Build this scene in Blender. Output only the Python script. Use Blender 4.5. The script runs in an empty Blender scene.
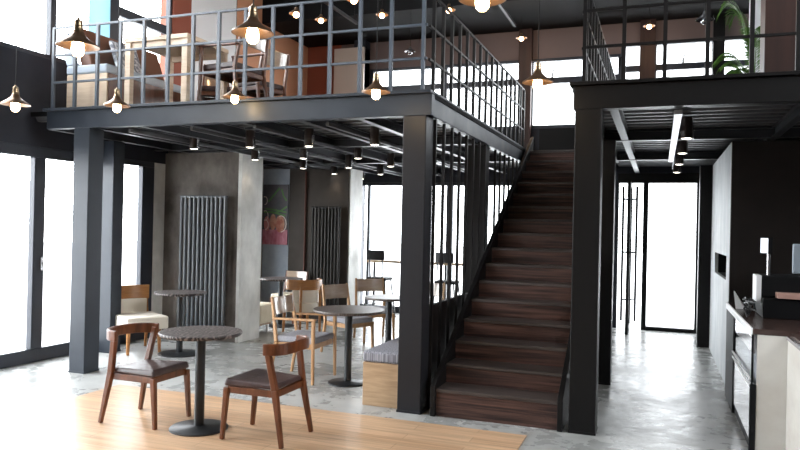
import bpy, bmesh, math, random
from mathutils import Vector, Matrix
random.seed(7)
sc = bpy.context.scene
col = sc.collection
PI = math.pi
V = Vector

# ------------------------------------------------------------ camera
yaw, pitch, roll = -0.3563, 0.0022, 0.0221
f = V((math.sin(yaw)*math.cos(pitch), math.cos(yaw)*math.cos(pitch), math.sin(pitch)))
r = V((math.cos(yaw), -math.sin(yaw), 0)); u = r.cross(f)
r2 = math.cos(roll)*r + math.sin(roll)*u
u2 = -math.sin(roll)*r + math.cos(roll)*u
cd = bpy.data.cameras.new('camera'); cam = bpy.data.objects.new('camera', cd); col.objects.link(cam)
cd.sensor_width = 36; cd.lens = 697.7/800*36; cd.clip_start = .05; cd.clip_end = 300
m = Matrix((r2, u2, -f)).transposed().to_4x4(); m.translation = V((0, 0, 1.6))
cam.matrix_world = m
sc.camera = cam

# ------------------------------------------------------------ world, daylight portals, exposure
sc.view_settings.view_transform = 'Standard'; sc.view_settings.look = 'None'
sc.view_settings.gamma = 1; sc.view_settings.use_curve_mapping = False
sc.view_settings.exposure = 0.22
w = bpy.data.worlds.new('sky'); sc.world = w; w.use_nodes = True
bg = w.node_tree.nodes['Background']
bg.inputs[0].default_value = (0.92, 0.965, 1.0, 1)
_n = w.node_tree.nodes; _l = w.node_tree.links          # overcast sky, brighter towards the open sides left and right
_tc = _n.new('ShaderNodeTexCoord'); _sx = _n.new('ShaderNodeSeparateXYZ'); _mr = _n.new('ShaderNodeMapRange')
_mr.inputs[1].default_value = .1; _mr.inputs[2].default_value = .85; _mr.inputs[3].default_value = 5; _mr.inputs[4].default_value = 18
_ab = _n.new('ShaderNodeMath'); _ab.operation = 'ABSOLUTE'
_l.new(_tc.outputs['Generated'], _sx.inputs[0]); _l.new(_sx.outputs[0], _ab.inputs[0]); _l.new(_ab.outputs[0], _mr.inputs[0]); _l.new(_mr.outputs[0], bg.inputs[1])
def portal(name, loc, rot, sx, sy):
    l = bpy.data.lights.new(name, 'AREA'); l.shape = 'RECTANGLE'; l.size = sx; l.size_y = sy
    l.cycles.is_portal = True
    o = bpy.data.objects.new(name, l); o.location = loc; o.rotation_euler = rot; col.objects.link(o)
portal('daylight_portal', (-6.72, 4.3, 1.25), (0, -PI/2, 0), 2.3, 7.6)
portal('daylight_portal', (-6.72, 4.3, 4.8), (0, -PI/2, 0), 2.8, 7.6)
portal('daylight_portal', (-1.5, 12.3, 1.25), (-PI/2, 0, 0), 7.4, 2.4)
portal('daylight_portal', (-1.5, 12.3, 3.95), (-PI/2, 0, 0), 7.4, 1.2)
portal('daylight_portal', (4.4, 2.7, 4.7), (0, PI/2, 0), 2.4, 4.4)
portal('daylight_portal', (-6.72, 9.5, 1.35), (0, -PI/2, 0), 2.0, 1.6)

# ------------------------------------------------------------ helpers
class MB:
    def __init__(s): s.bm = bmesh.new()
    def hexa(s, p):
        v = [s.bm.verts.new(q) for q in p]
        for a in ((0,3,2,1),(4,5,6,7),(0,1,5,4),(1,2,6,5),(2,3,7,6),(3,0,4,7)): s.bm.faces.new([v[i] for i in a])
        return s
    def box(s, x0, x1, y0, y1, z0, z1):
        return s.hexa([(x0,y0,z0),(x1,y0,z0),(x1,y1,z0),(x0,y1,z0),(x0,y0,z1),(x1,y0,z1),(x1,y1,z1),(x0,y1,z1)])
    def bar(s, a, b, wa, da, wb=None, db=None, up=(0,1,0)):
        a, b = V(a), V(b); wb = wa if wb is None else wb; db = da if db is None else db
        t = (b-a).normalized(); e = V(up); e = (e - t*e.dot(t)).normalized(); n = e.cross(t)
        P = []
        for c, ww, dd in ((a, wa, da), (b, wb, db)):
            for i, j in ((-1,-1),(1,-1),(1,1),(-1,1)): P.append(c + n*(i*ww/2) + e*(j*dd/2))
        return s.hexa(P)
    def tube(s, pts, rad, n=10, cap=True, flat=1.0, up=None):
        pts = [V(p) for p in pts]; R = rad if isinstance(rad, (list, tuple)) else [rad]*len(pts)
        rings = []
        t0 = (pts[1]-pts[0]).normalized()
        e = V(up) if up else (V((0,0,1)) if abs(t0.z) < .9 else V((1,0,0)))
        for i, p in enumerate(pts):
            t = (pts[min(i+1,len(pts)-1)] - pts[max(i-1,0)]).normalized()
            e = (e - t*e.dot(t)).normalized(); g = t.cross(e)
            rings.append([s.bm.verts.new(p + (e*math.cos(2*PI*k/n) + g*math.sin(2*PI*k/n)*flat)*R[i]) for k in range(n)])
        for a, b in zip(rings, rings[1:]):
            for k in range(n): s.bm.faces.new((a[k], a[(k+1)%n], b[(k+1)%n], b[k]))
        if cap:
            s.bm.faces.new(rings[0][::-1]); s.bm.faces.new(rings[-1])
        return s
    def lathe(s, c, prof, n=32):
        c = V(c); rings = []
        for rr, z in prof:
            if rr < 1e-5: rings.append([s.bm.verts.new(c + V((0,0,z)))])
            else: rings.append([s.bm.verts.new(c + V((rr*math.cos(2*PI*k/n), rr*math.sin(2*PI*k/n), z))) for k in range(n)])
        for a, b in zip(rings, rings[1:]):
            for k in range(n):
                k2 = (k+1) % n
                if len(a) == 1 and len(b) == 1: continue
                if len(a) == 1: s.bm.faces.new((a[0], b[k2], b[k]))
                elif len(b) == 1: s.bm.faces.new((a[k], a[k2], b[0]))
                else: s.bm.faces.new((a[k], a[k2], b[k2], b[k]))
        return s
    def sweep(s, pts, ups, hw, hh):      # rectangular ribbon swept along pts; ups = height direction, hw thickness/2, hh height/2
        rings = []
        pts = [V(p) for p in pts]
        for i, p in enumerate(pts):
            t = (pts[min(i+1,len(pts)-1)] - pts[max(i-1,0)]).normalized()
            e = V(ups[i]) if isinstance(ups, list) else V(ups); e = (e - t*e.dot(t)).normalized(); g = t.cross(e)
            H = hh[i] if isinstance(hh, (list, tuple)) else hh
            rings.append([s.bm.verts.new(p + g*a*hw + e*b*H) for a, b in ((-1,-1),(1,-1),(1,1),(-1,1))])
        for a, b in zip(rings, rings[1:]):
            for k in range(4): s.bm.faces.new((a[k], a[(k+1)%4], b[(k+1)%4], b[k]))
        s.bm.faces.new(rings[0][::-1]); s.bm.faces.new(rings[-1])
        return s
    def poly(s, pts, d):                 # prism: polygon extruded by vector d
        d = V(d); a = [s.bm.verts.new(p) for p in pts]; b = [s.bm.verts.new(V(p)+d) for p in pts]; n = len(a)
        s.bm.faces.new(a[::-1]); s.bm.faces.new(b)
        for k in range(n): s.bm.faces.new((a[k], a[(k+1)%n], b[(k+1)%n], b[k]))
        return s
    def build(s, name, mt, parent=None, bevel=0, seg=2, smooth=False):
        bm = s.bm; bmesh.ops.recalc_face_normals(bm, faces=bm.faces[:])
        me = bpy.data.meshes.new(name); bm.to_mesh(me); bm.free()
        me.materials.append(mt)
        if smooth:
            for p in me.polygons: p.use_smooth = True
            try: me.set_sharp_from_angle(angle=math.radians(40))
            except Exception: pass
        o = bpy.data.objects.new(name, me); col.objects.link(o)
        if parent: o.parent = parent
        if bevel:
            b = o.modifiers.new('bevel', 'BEVEL'); b.width = bevel; b.segments = seg; b.limit_method = 'ANGLE'
        return o
def tag(o, label=None, cat=None, group=None, kind=None):
    if label: o['label'] = label
    if cat: o['category'] = cat
    if group: o['group'] = group
    if kind: o['kind'] = kind
    return o
def empty(name, loc=(0,0,0), rz=0, label=None, cat=None, group=None, kind=None):
    o = bpy.data.objects.new(name, None); o.location = loc; o.rotation_euler = (0,0,rz); o.empty_display_size = .1
    col.objects.link(o); return tag(o, label, cat, group, kind)
def copy_tree(o, parent=None):
    c = o.copy(); col.objects.link(c)
    if parent: c.parent = parent
    for ch in list(o.children): copy_tree(ch, c)
    return c
def place(o, loc, rz=None, label=None, group=None):
    o.location = loc
    if rz is not None: o.rotation_euler = (0,0,rz)
    if label: o['label'] = label
    if group: o['group'] = group
    return o
def struct(name, mb, mt, parent=None, **k):
    o = mb.build(name, mt, parent, **k)
    if not parent: o['kind'] = 'structure'
    return o

# ------------------------------------------------------------ materials
def mat(name, c, rough=.5, metal=0, spec=.5, c2=None, scale=(4,4,4), detail=4, lo=.35, hi=.65, bump=0, bscale=60, rough2=None, coat=0, emis=0):
    mt = bpy.data.materials.new(name); mt.use_nodes = True
    nt = mt.node_tree; n = nt.nodes; L = nt.links; b = n['Principled BSDF']
    b.inputs['Base Color'].default_value = (*c, 1); b.inputs['Roughness'].default_value = rough
    b.inputs['Metallic'].default_value = metal; b.inputs['Specular IOR Level'].default_value = spec
    b.inputs['Coat Weight'].default_value = coat
    if emis:
        b.inputs['Emission Color'].default_value = (*c, 1); b.inputs['Emission Strength'].default_value = emis
    if c2 or rough2 is not None or bump:
        tc = n.new('ShaderNodeTexCoord'); mp = n.new('ShaderNodeMapping'); mp.inputs['Scale'].default_value = scale
        L.new(tc.outputs['Object'], mp.inputs['Vector'])
        no = n.new('ShaderNodeTexNoise'); no.inputs['Scale'].default_value = 1; no.inputs['Detail'].default_value = detail
        no.inputs['Roughness'].default_value = .6
        L.new(mp.outputs[0], no.inputs['Vector'])
        cr = n.new('ShaderNodeMapRange'); cr.inputs[1].default_value = lo; cr.inputs[2].default_value = hi
        L.new(no.outputs[0], cr.inputs[0])
        if c2:
            mx = n.new('ShaderNodeMix'); mx.data_type = 'RGBA'
            mx.inputs[6].default_value = (*c, 1); mx.inputs[7].default_value = (*c2, 1)
            L.new(cr.outputs[0], mx.inputs[0]); L.new(mx.outputs[2], b.inputs['Base Color'])
        if rough2 is not None:
            rr = n.new('ShaderNodeMapRange'); rr.inputs[3].default_value = rough; rr.inputs[4].default_value = rough2
            L.new(cr.outputs[0], rr.inputs[0]); L.new(rr.outputs[0], b.inputs['Roughness'])
        if bump:
            n2 = n.new('ShaderNodeTexNoise'); n2.inputs['Scale'].default_value = bscale; n2.inputs['Detail'].default_value = 3
            L.new(tc.outputs['Object'], n2.inputs['Vector'])
            bp = n.new('ShaderNodeBump'); bp.inputs['Strength'].default_value = bump; bp.inputs['Distance'].default_value = .01
            L.new(n2.outputs[0], bp.inputs['Height']); L.new(bp.outputs[0], b.inputs['Normal'])
    return mt
M = {}
M['steel'] = mat('dark_steel_paint', (.018,.024,.034), .40, 0, .4, c2=(.024,.031,.043), scale=(3,3,3), rough2=.5)
M['steel_shaded'] = mat('shaded_steel_paint', (.018,.018,.021), .40, 0, .3)  # same column paint, with the shade put into its colour
M['steel_blk_shade'] = mat('black_and_shaded_steel_paint', (.008,.0075,.0075), .42, 0, .2)  # black fittings, and column paint with deep shade put into its colour
M['rail'] = mat('railing_paint', (.070,.086,.110), .4, 0, .5)
M['rail_blk_shade'] = mat('black_and_shaded_rail_paint', (.009,.008,.008), .45, 0, .25)  # dark bars, and railing paint with backlit shade put into its colour
M['frame'] = mat('window_frame_metal', (.030,.034,.045), .4, 0, .4)
M['fascia'] = mat('black_wall_paint', (.020,.022,.030), .7, 0, .3, c2=(.026,.028,.037))
M['darkwall'] = mat('dark_brown_wall', (.014,.010,.009), .6, 0, .3, c2=(.018,.013,.011))
M['black'] = mat('matt_black', (.008,.008,.009), .6, 0, .12)
M['ceil'] = mat('black_ceiling', (.006,.006,.007), .8, 0, .2)
M['deck'] = mat('galvanised_deck', (.06,.063,.068), .5, .3, .5, c2=(.09,.09,.095), scale=(2,2,2))
M['conc'] = mat('raw_concrete', (.15,.14,.13), .8, 0, .3, c2=(.22,.21,.20), scale=(2.2,2.2,2.2), detail=7, bump=.25)
M['conc_dark'] = mat('brown_grey_plaster', (.070,.060,.053), .8, 0, .3, c2=(.19,.168,.15), scale=(2.4,2.4,1.6), detail=7, bump=.2)
M['conc_light'] = mat('pale_concrete', (.50,.50,.48), .65, 0, .4, c2=(.78,.78,.75), scale=(3,3,2), detail=8, lo=.3, hi=.7, bump=.25)
M['whitewash'] = mat('whitewashed_concrete', (.46,.49,.51), .6, 0, .4, c2=(.62,.64,.65), scale=(3,3,1.5), detail=7)
M['bluewall'] = mat('pale_blue_grey_plaster', (.30,.34,.40), .7, 0, .3, c2=(.36,.40,.45), scale=(5,5,5))
M['white'] = mat('white_paint', (.86,.86,.87), .5, 0, .4)
M['ochre'] = mat('ochre_paint', (.60,.29,.165), .7, 0, .3)
M['redbrown'] = mat('red_brown_paint', (.30,.085,.05), .7, 0, .3)
M['brownpost'] = mat('brown_timber_cladding', (.028,.012,.009), .5, 0, .4, c2=(.045,.018,.013), scale=(12,12,1))
M['pipe'] = mat('rust_red_pipe_paint', (.10,.035,.025), .6)
M['umber'] = mat('dusky_brown_paint', (.17,.125,.115), .7, 0, .3)
M['pinkwall'] = mat('pale_beige_paint', (.62,.55,.48), .7, 0, .3)
M['walnut'] = mat('walnut_stained_wood', (.07,.020,.006), .33, 0, .5, c2=(.165,.052,.018), scale=(22,22,4), detail=5)
M['walnut_d'] = mat('dark_walnut_wood', (.10,.035,.018), .3, 0, .5, c2=(.17,.07,.04), scale=(22,22,4), detail=5)
M['glosspanel'] = mat('lacquered_panel_painted_sheen', (.38,.27,.20), .16, 0, .8, c2=(.50,.38,.29), scale=(3,3,20), coat=.6)  # panel wood paled, pale reflections put into its colour
M['oak'] = mat('honey_oak_wood', (.38,.20,.085), .38, 0, .5, c2=(.50,.29,.14), scale=(20,20,4), detail=5)
M['bentply'] = mat('orange_bent_plywood', (.30,.125,.035), .3, 0, .5, c2=(.42,.19,.065), scale=(4,4,24), detail=5)
M['paleoak'] = mat('pale_oak_veneer', (.62,.47,.33), .45, 0, .4, c2=(.76,.62,.48), scale=(2,2,26), detail=5)
M['boxoak'] = mat('light_oak_laminate', (.36,.235,.135), .45, 0, .4, c2=(.52,.36,.22), scale=(3,3,34), detail=5)
M['leather'] = mat('brown_leather', (.036,.019,.018), .28, 0, .5, c2=(.070,.040,.038), scale=(9,9,9), rough2=.42, bump=.25, bscale=45)
M['greyfab'] = mat('grey_fabric', (.27,.27,.30), .85, 0, .2, c2=(.34,.34,.37), scale=(60,60,60), bump=.3, bscale=300)
M['stripefab'] = mat('grey_striped_fabric', (.17,.17,.20), .85, 0, .2, c2=(.36,.36,.40), scale=(90,90,2), detail=1, lo=.42, hi=.58)
M['cream'] = mat('cream_upholstery', (.66,.58,.44), .6, 0, .3, c2=(.74,.66,.53), scale=(8,8,8))
M['creamwhite'] = mat('cream_leather', (.74,.68,.58), .5, 0, .4)
M['pillow'] = mat('mottled_grey_cushion', (.25,.26,.30), .9, 0, .2, c2=(.72,.73,.76), scale=(22,22,22), lo=.45, hi=.55)
M['lightblue'] = mat('pale_blue_vinyl', (.45,.52,.60), .5, 0, .4)
M['browncush'] = mat('brown_leather_cushion', (.17,.075,.045), .45, 0, .4)
M['iron'] = mat('black_cast_iron', (.018,.020,.023), .38, .2, .5)
M['brass'] = mat('aged_bronze', (.22,.135,.085), .32, .75, .5)
M['brass_in'] = mat('aged_brass_fitting', (.33,.24,.15), .3, .85, .5)
M['chrome'] = mat('brushed_metal', (.6,.6,.62), .25, .9, .5)
M['radiator'] = mat('blue_grey_enamel', (.09,.10,.112), .32, 0, .5)
M['alcove'] = mat('shaded_alcove_plaster', (.055,.047,.041), .8, 0, .3, c2=(.08,.07,.062), scale=(1.6,1.6,1.6))  # wall plaster darkened, the alcove's shade put into its colour
M['radiator_shade'] = mat('shaded_radiator_enamel', (.020,.018,.017), .45, 0, .4)  # radiator enamel with the alcove's dimness put into its colour
M['marble'] = mat('cream_marble', (.50,.465,.42), .25, 0, .4, c2=(.62,.60,.56), scale=(1.5,1.2,2.5), detail=8, lo=.3, hi=.6)
M['ctop'] = mat('dark_brown_counter_top', (.05,.030,.026), .25, 0, .5, c2=(.07,.042,.036), scale=(4,20,4))
M['greygloss'] = mat('grey_glossy_panel', (.30,.29,.30), .12, 0, .6)
M['leaf'] = mat('palm_green', (.05,.13,.02), .4, 0, .4, c2=(.13,.25,.05), scale=(8,8,8))
M['terracotta'] = mat('plant_pot_glaze', (.12,.06,.04), .5)
M['pinkbox'] = mat('dusty_pink_lid', (.50,.30,.25), .5)
M['paving'] = mat('pale_paving', (.70,.70,.70), .8)
M['screen'] = mat('lit_display', (.85,.92,1), .3, emis=1.2)
M['bulb'] = mat('warm_bulb', (1, .72, .38), .3, emis=28)
M['bulb_s'] = mat('warm_small_bulb', (1, .66, .36), .3, emis=14)
M['spotlens'] = mat('spot_lens', (1, .90, .78), .3, emis=7)

# table top: dark marbled stone look with pale veins
def marbled(name, c, c2, sc_=14):
    mt = mat(name, c, .42, 0, .4); n = mt.node_tree.nodes; L = mt.node_tree.links; b = n['Principled BSDF']
    tc = n.new('ShaderNodeTexCoord'); wv = n.new('ShaderNodeTexWave'); wv.inputs['Scale'].default_value = sc_
    wv.inputs['Distortion'].default_value = 9; wv.inputs['Detail'].default_value = 4; wv.inputs['Detail Scale'].default_value = 1.6
    cr = n.new('ShaderNodeMapRange'); cr.inputs[1].default_value = .5; cr.inputs[2].default_value = 1.05
    mx = n.new('ShaderNodeMix'); mx.data_type = 'RGBA'; mx.inputs[6].default_value = (*c,1); mx.inputs[7].default_value = (*c2,1)
    L.new(tc.outputs['Object'], wv.inputs['Vector']); L.new(wv.outputs[1], cr.inputs[0]); L.new(cr.outputs[0], mx.inputs[0]); L.new(mx.outputs[2], b.inputs['Base Color'])
    return mt
M['tabletop'] = marbled('dark_marbled_top', (.022,.017,.017), (.24,.20,.19), 9)
M['tabletop2'] = marbled('brown_marbled_top', (.075,.058,.050), (.18,.15,.14))

# polished concrete floor
def floor_mat():
    mt = mat('polished_concrete_floor', (.4,.4,.4), .2, 0, .5); n = mt.node_tree.nodes; L = mt.node_tree.links; b = n['Principled BSDF']
    tc = n.new('ShaderNodeTexCoord')
    a = n.new('ShaderNodeTexNoise'); a.inputs['Scale'].default_value = 1.1; a.inputs['Detail'].default_value = 8; a.inputs['Roughness'].default_value = .65
    c = n.new('ShaderNodeTexNoise'); c.inputs['Scale'].default_value = 7; c.inputs['Detail'].default_value = 6
    L.new(tc.outputs['Object'], a.inputs['Vector']); L.new(tc.outputs['Object'], c.inputs['Vector'])
    ad = n.new('ShaderNodeMath'); ad.operation = 'MULTIPLY_ADD'; ad.inputs[1].default_value = .45
    L.new(c.outputs[0], ad.inputs[0]); L.new(a.outputs[0], ad.inputs[2])
    cr = n.new('ShaderNodeValToRGB'); e = cr.color_ramp.elements
    e[0].position = .48; e[0].color = (.20,.205,.20,1); e[1].position = 1.0; e[1].color = (.50,.505,.495,1)
    L.new(ad.outputs[0], cr.inputs[0]); L.new(cr.outputs[0], b.inputs['Base Color'])
    rr = n.new('ShaderNodeMapRange'); rr.inputs[1].default_value = .5; rr.inputs[2].default_value = .95; rr.inputs[3].default_value = .17; rr.inputs[4].default_value = .40
    L.new(ad.outputs[0], rr.inputs[0]); L.new(rr.outputs[0], b.inputs['Roughness'])
    bp = n.new('ShaderNodeBump'); bp.inputs['Strength'].default_value = .3; bp.inputs['Distance'].default_value = .02
    L.new(c.outputs[0], bp.inputs['Height']); L.new(bp.outputs[0], b.inputs['Normal'])
    return mt
M['floor'] = floor_mat()
def plank_mat(name, c1, c2, cg, sx, bw, bh, rough):
    mt = mat(name, c1, rough, 0, .5); n = mt.node_tree.nodes; L = mt.node_tree.links; b = n['Principled BSDF']
    tc = n.new('ShaderNodeTexCoord'); br = n.new('ShaderNodeTexBrick')
    br.inputs['Color1'].default_value = (*c1,1); br.inputs['Color2'].default_value = (*c2,1); br.inputs['Mortar'].default_value = (*cg,1)
    br.inputs['Scale'].default_value = 1; br.inputs['Brick Width'].default_value = bw; br.inputs['Row Height'].default_value = bh
    br.inputs['Mortar Size'].default_value = .002; br.offset = .37
    mp = n.new('ShaderNodeMapping'); mp.inputs['Scale'].default_value = sx
    no = n.new('ShaderNodeTexNoise'); no.inputs['Scale'].default_value = 1; no.inputs['Detail'].default_value = 6; no.inputs['Roughness'].default_value = .65
    L.new(tc.outputs['Object'], br.inputs['Vector']); L.new(tc.outputs['Object'], mp.inputs[0]); L.new(mp.outputs[0], no.inputs['Vector'])
    cr = n.new('ShaderNodeMapRange'); cr.inputs[1].default_value = .3; cr.inputs[2].default_value = .7; cr.inputs[3].default_value = .62; cr.inputs[4].default_value = 1.25
    L.new(no.outputs[0], cr.inputs[0])
    mx = n.new('ShaderNodeMix'); mx.data_type = 'RGBA'; mx.blend_type = 'MULTIPLY'; mx.inputs[0].default_value = 1
    L.new(br.outputs[0], mx.inputs[6]); L.new(cr.outputs[0], mx.inputs[7]); L.new(mx.outputs[2], b.inputs['Base Color'])
    return mt
M['planks'] = plank_mat('pale_oak_planks', (.50,.31,.18), (.60,.40,.25), (.30,.18,.10), (1.2,26,4), 1.3, .13, .33)
M['stairwood'] = mat('dark_stained_stair_wood', (.022,.011,.009), .5, 0, .4, c2=(.12,.058,.044), scale=(1.3,40,40), detail=8, lo=.38, hi=.64, bump=.2, bscale=40)
M['treadwood'] = mat('stair_tread_wood_grey_sheen', (.030,.022,.020), .4, 0, .5, c2=(.085,.068,.062), scale=(1.6,30,30), detail=7, lo=.32, hi=.7)  # same stair wood, grey gloss reflections mixed into its colour

def glass_mat(name, tint=(1,1,1), rough=.02, fac=.08):
    mt = bpy.data.materials.new(name); mt.use_nodes = True; nt = mt.node_tree; n = nt.nodes; L = nt.links
    n.clear(); o = n.new('ShaderNodeOutputMaterial'); t = n.new('ShaderNodeBsdfTransparent'); g = n.new('ShaderNodeBsdfGlossy'); mx = n.new('ShaderNodeMixShader')
    t.inputs[0].default_value = (*tint,1); g.inputs['Roughness'].default_value = rough; mx.inputs[0].default_value = fac
    L.new(t.outputs[0], mx.inputs[1]); L.new(g.outputs[0], mx.inputs[2]); L.new(mx.outputs[0], o.inputs[0]); return mt
M['glass'] = glass_mat('window_glass')
M['dglass'] = glass_mat('display_glass', (.85,.87,.9), .03, .35)
def blind_mat():
    mt = bpy.data.materials.new('pale_blue_blind_cloth'); mt.use_nodes = True; nt = mt.node_tree; n = nt.nodes; L = nt.links
    n.clear(); o = n.new('ShaderNodeOutputMaterial'); t = n.new('ShaderNodeBsdfTranslucent'); d = n.new('ShaderNodeBsdfDiffuse'); mx = n.new('ShaderNodeMixShader')
    t.inputs[0].default_value = (.34,.47,.52,1); d.inputs[0].default_value = (.45,.6,.7,1); mx.inputs[0].default_value = .3
    L.new(t.outputs[0], mx.inputs[1]); L.new(d.outputs[0], mx.inputs[2]); L.new(mx.outputs[0], o.inputs[0]); return mt
M['blind'] = blind_mat()

# ------------------------------------------------------------ setting: floor, walls, ceiling
ZB, ZT = 2.557, 2.767      # underside and top of the mezzanine
YB = 12.1                  # back wall
struct('floor', MB().box(-6.7, 4.3, -3.7, 12.3, -.1, 0), M['floor'])
struct('floor_outside', MB().box(-40, 30, 12.3, 60, -.14, -.04).box(-40, -6.7, -20, 12.3, -.14, -.04), M['paving'])
struct('ceiling', MB().box(-6.7, 4.3, -3.7, 12.3, 6.3, 6.4), M['ceil'])
struct('trim_1', MB().box(-6.5, 4.2, 10.42, YB, 5.05, 6.3), M['ceil'])

# left wall, Y from -3.7 to 12.3
XL = -6.5
wl = MB()
wl.box(XL-.2, XL, -3.7, 8.05, 2.40, 3.40)
wl.box(XL-.2, XL, -3.7, 8.07, 6.1, 6.3)
wl.box(XL-.2, XL, -3.7, .5, 0, 2.4).box(XL-.2, XL, -3.7, .5, 3.4, 6.1)
struct('wall_left', wl, M['fascia'])
struct('wall_left_concrete', MB().box(XL-.2, XL, 7.78, 8.05, 0, 2.40), M['conc_light'])
struct('wall_left_upper_post', MB().box(XL-.2, XL+.02, 8.07, 8.47, ZT, 6.3), M['redbrown'])
struct('wall_left_upper_white', MB().box(XL-.2, XL, 8.47, 9.66, ZT, 6.3), M['white'])
struct('wall_left_upper_ochre', MB().box(XL-.2, XL, 9.66, YB, ZT, 6.3), M['ochre'])
struct('wall_left_alcove', MB().box(XL-.2, XL, 8.05, 8.7, 0, ZT).box(XL-.2, XL, 10.35, YB, 0, ZT).box(XL-.2, XL, 8.7, 10.35, 0, .35).box(XL-.2, XL, 8.7, 10.35, 2.35, ZT), M['conc_dark'])
# stepped concrete walls on the ground floor
struct('wall_radiator', MB().box(XL, -5.27, 8.0, 8.5, 0, 2.55), M['conc_dark'])
struct('wall_pillar_face', MB().box(-5.29, -5.235, 7.985, 8.5, 0, 2.55), M['conc_light'])
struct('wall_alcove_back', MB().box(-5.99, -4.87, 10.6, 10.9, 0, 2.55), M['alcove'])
struct('wall_alcove_mural_bay', MB().box(XL, -5.99, 10.6, 10.9, 0, 2.55), M['bluewall'])
struct('wall_back_pillar', MB().box(-5.2, -4.85, 10.62, 11.12, 0, 2.55), M['conc_light'])
# back wall, ground floor and upper floor
wb = MB()
wb.box(-6.7, 4.3, YB, YB+.2, 2.42, 3.34)                      # spandrel between the floors
wb.box(-6.7, -5.3, YB, YB+.2, 0, 2.42)
wb.box(.60, 4.3, YB, YB+.2, 0, 2.42)
wb.box(-1.9, -.66, YB, YB+.2, 0, 2.42)
struct('wall_back', wb, M['fascia'])
struct('wall_back_upper', MB().box(-5.18, -.66, YB, YB+.2, 4.55, 6.3).box(-5.78, -5.18, YB, YB+.2, 4.9, 6.3).box(-.66, 4.3, YB, YB+.2, 4.70, 6.3).box(2.4, 4.3, YB, YB+.2, 3.34, 4.70), M['umber'])
struct('wall_back_upper_red', MB().box(-6.7, -5.78, YB, YB+.2, 3.34, 6.3), M['redbrown'])
struct('wall_back_upper_beige', MB().box(-5.78, -5.18, YB-.3, YB+.2, ZT, 4.9), M['pinkwall'])
# right side
wr = MB()
wr.box(.682, 4.19, 7.90, 7.944, 0, 2.55)
struct('wall_right_dark', wr, M['darkwall'])
struct('wall_right', MB().box(4.2, 4.3, -3.7, .5, 0, 6.3).box(4.2, 4.3, 4.9, 12.3, 0, 6.3).box(4.2, 4.3, .5, 4.9, 0, 3.5).box(4.2, 4.3, .5, 4.9, 5.9, 6.3), M['darkwall'])
struct('wall_right_rear', MB().box(.725, 4.19, 10.6, 10.7, 0, 2.55), M['darkwall'])
wp = MB()
wp.box(.68, .72, 7.945, 8.27, 0, 2.55).box(.68, .72, 9.93, 10.66, 0, 2.55).box(.68, .72, 8.27, 9.93, 0, 1.1).box(.68, .72, 8.27, 9.93, 1.36, 2.55)
struct('wall_right_white_face', wp, M['whitewash'])
struct('wall_right_niche', MB().box(.92, .96, 8.2, 10.0, 1.0, 1.45).box(.72,.92,8.23,8.27,1.1,1.36).box(.72,.92,9.93,9.97,1.1,1.36).box(.72,.92,8.27,9.93,1.06,1.1).box(.72,.92,8.27,9.93,1.36,1.40), M['black'])
# wall behind the camera with a large window opening
wf = MB()
wf.box(-6.7, 4.3, -3.7, -3.5, 0, 6.3)
struct('wall_front', wf, M['fascia'])

# ------------------------------------------------------------ windows
def window(name, axis, c, cuts, z0, z1, fr=.06, depth=.1, frame='frame', extra=None, handle=None):
    # axis 'y': wall plane X=c with cuts along Y; axis 'x': wall plane Y=c with cuts along X; cuts = [(lo,hi,zlo,zhi)] of clear panes
    e = empty(name, (0,0,0)); e['kind'] = 'structure'
    lo = min(a[0] for a in cuts); hi = max(a[1] for a in cuts)
    fm = MB()
    def B(mb, a0, a1, za, zb, d0, d1):
        if axis == 'y': mb.box(c+d0, c+d1, a0, a1, za, zb)
        else: mb.box(a0, a1, c+d0, c+d1, za, zb)
    return e, fm, B
s0 = -1  # frame sits just inside the wall thickness
def panes(name, axis, c, xs, z0, z1, top, bot, ext):
    """xs: list of (pane_lo, pane_hi); everything between ext lo..hi that is not pane is frame"""
    e, fm, B = window(name, axis, c, [(a,b,0,0) for a,b in xs], z0, z1)
    d0, d1 = (-.08, .0) if axis == 'y' else (.0, .09)
    lo, hi = ext
    B(fm, lo, hi, z1, top, d0, d1); 
    if z0 > bot: B(fm, lo, hi, bot, z0, d0, d1)
    edges = [lo] + [v for p in xs for v in p] + [hi]
    for i in range(0, len(edges), 2):
        if edges[i+1] - edges[i] > .005: B(fm, edges[i], edges[i+1], z0, z1, d0, d1)
    fm.build('window_frame', M['frame'], e, bevel=.006)
    for a, b in xs:
        g = MB(); dm = (d0+d1)/2
        B(g, a-.01, b+.01, z0-.01, z1+.01, dm-.004, dm+.004); g.build('pane', M['glass'], e)
    return e
w1 = panes('window_1', 'y', XL, [(.6,1.7),(1.85,3.05),(3.2,4.4),(4.55,5.83),(5.98,6.75)], .15, 2.28, 2.40, 0, (.5, 6.9))
hd = MB().bar((XL+.02, 5.93, 1.02), (XL+.02, 5.93, 1.17), .02, .03).bar((XL-.02, 5.93, 1.1), (XL+.03, 5.93, 1.1), .03, .03, up=(0,0,1))
hd.build('door_handle', M['chrome'], w1, bevel=.004)
w2 = panes('window_2', 'y', XL, [(7.07,7.55)], .30, 2.33, 2.40, 0, (6.9, 7.78))
w3 = panes('window_3', 'y', XL, [(.6,2.3),(2.4,4.2),(4.3,6.0),(6.08,6.9),(7.05,8.03)], 3.45, 6.05, 6.1, 3.40, (.5, 8.07))
MB().box(XL-.09, XL-.005, 7.05, 8.03, 4.21, 4.33).build('transom', M['frame'], w3, bevel=.005)
bl = tag(MB().box(XL+.008, XL+.016, 6.54, 6.88, 3.42, 6.05).build('window_blind', M['blind']), 'narrow pale blue blind hanging in the upper left window', 'blind')
w4 = panes('window_4', 'x', YB, [(-5.28,-5.17),(-5.12,-3.62),(-3.5,-1.95)], .12, 2.36, 2.42, 0, (-5.30, -1.9))
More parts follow.
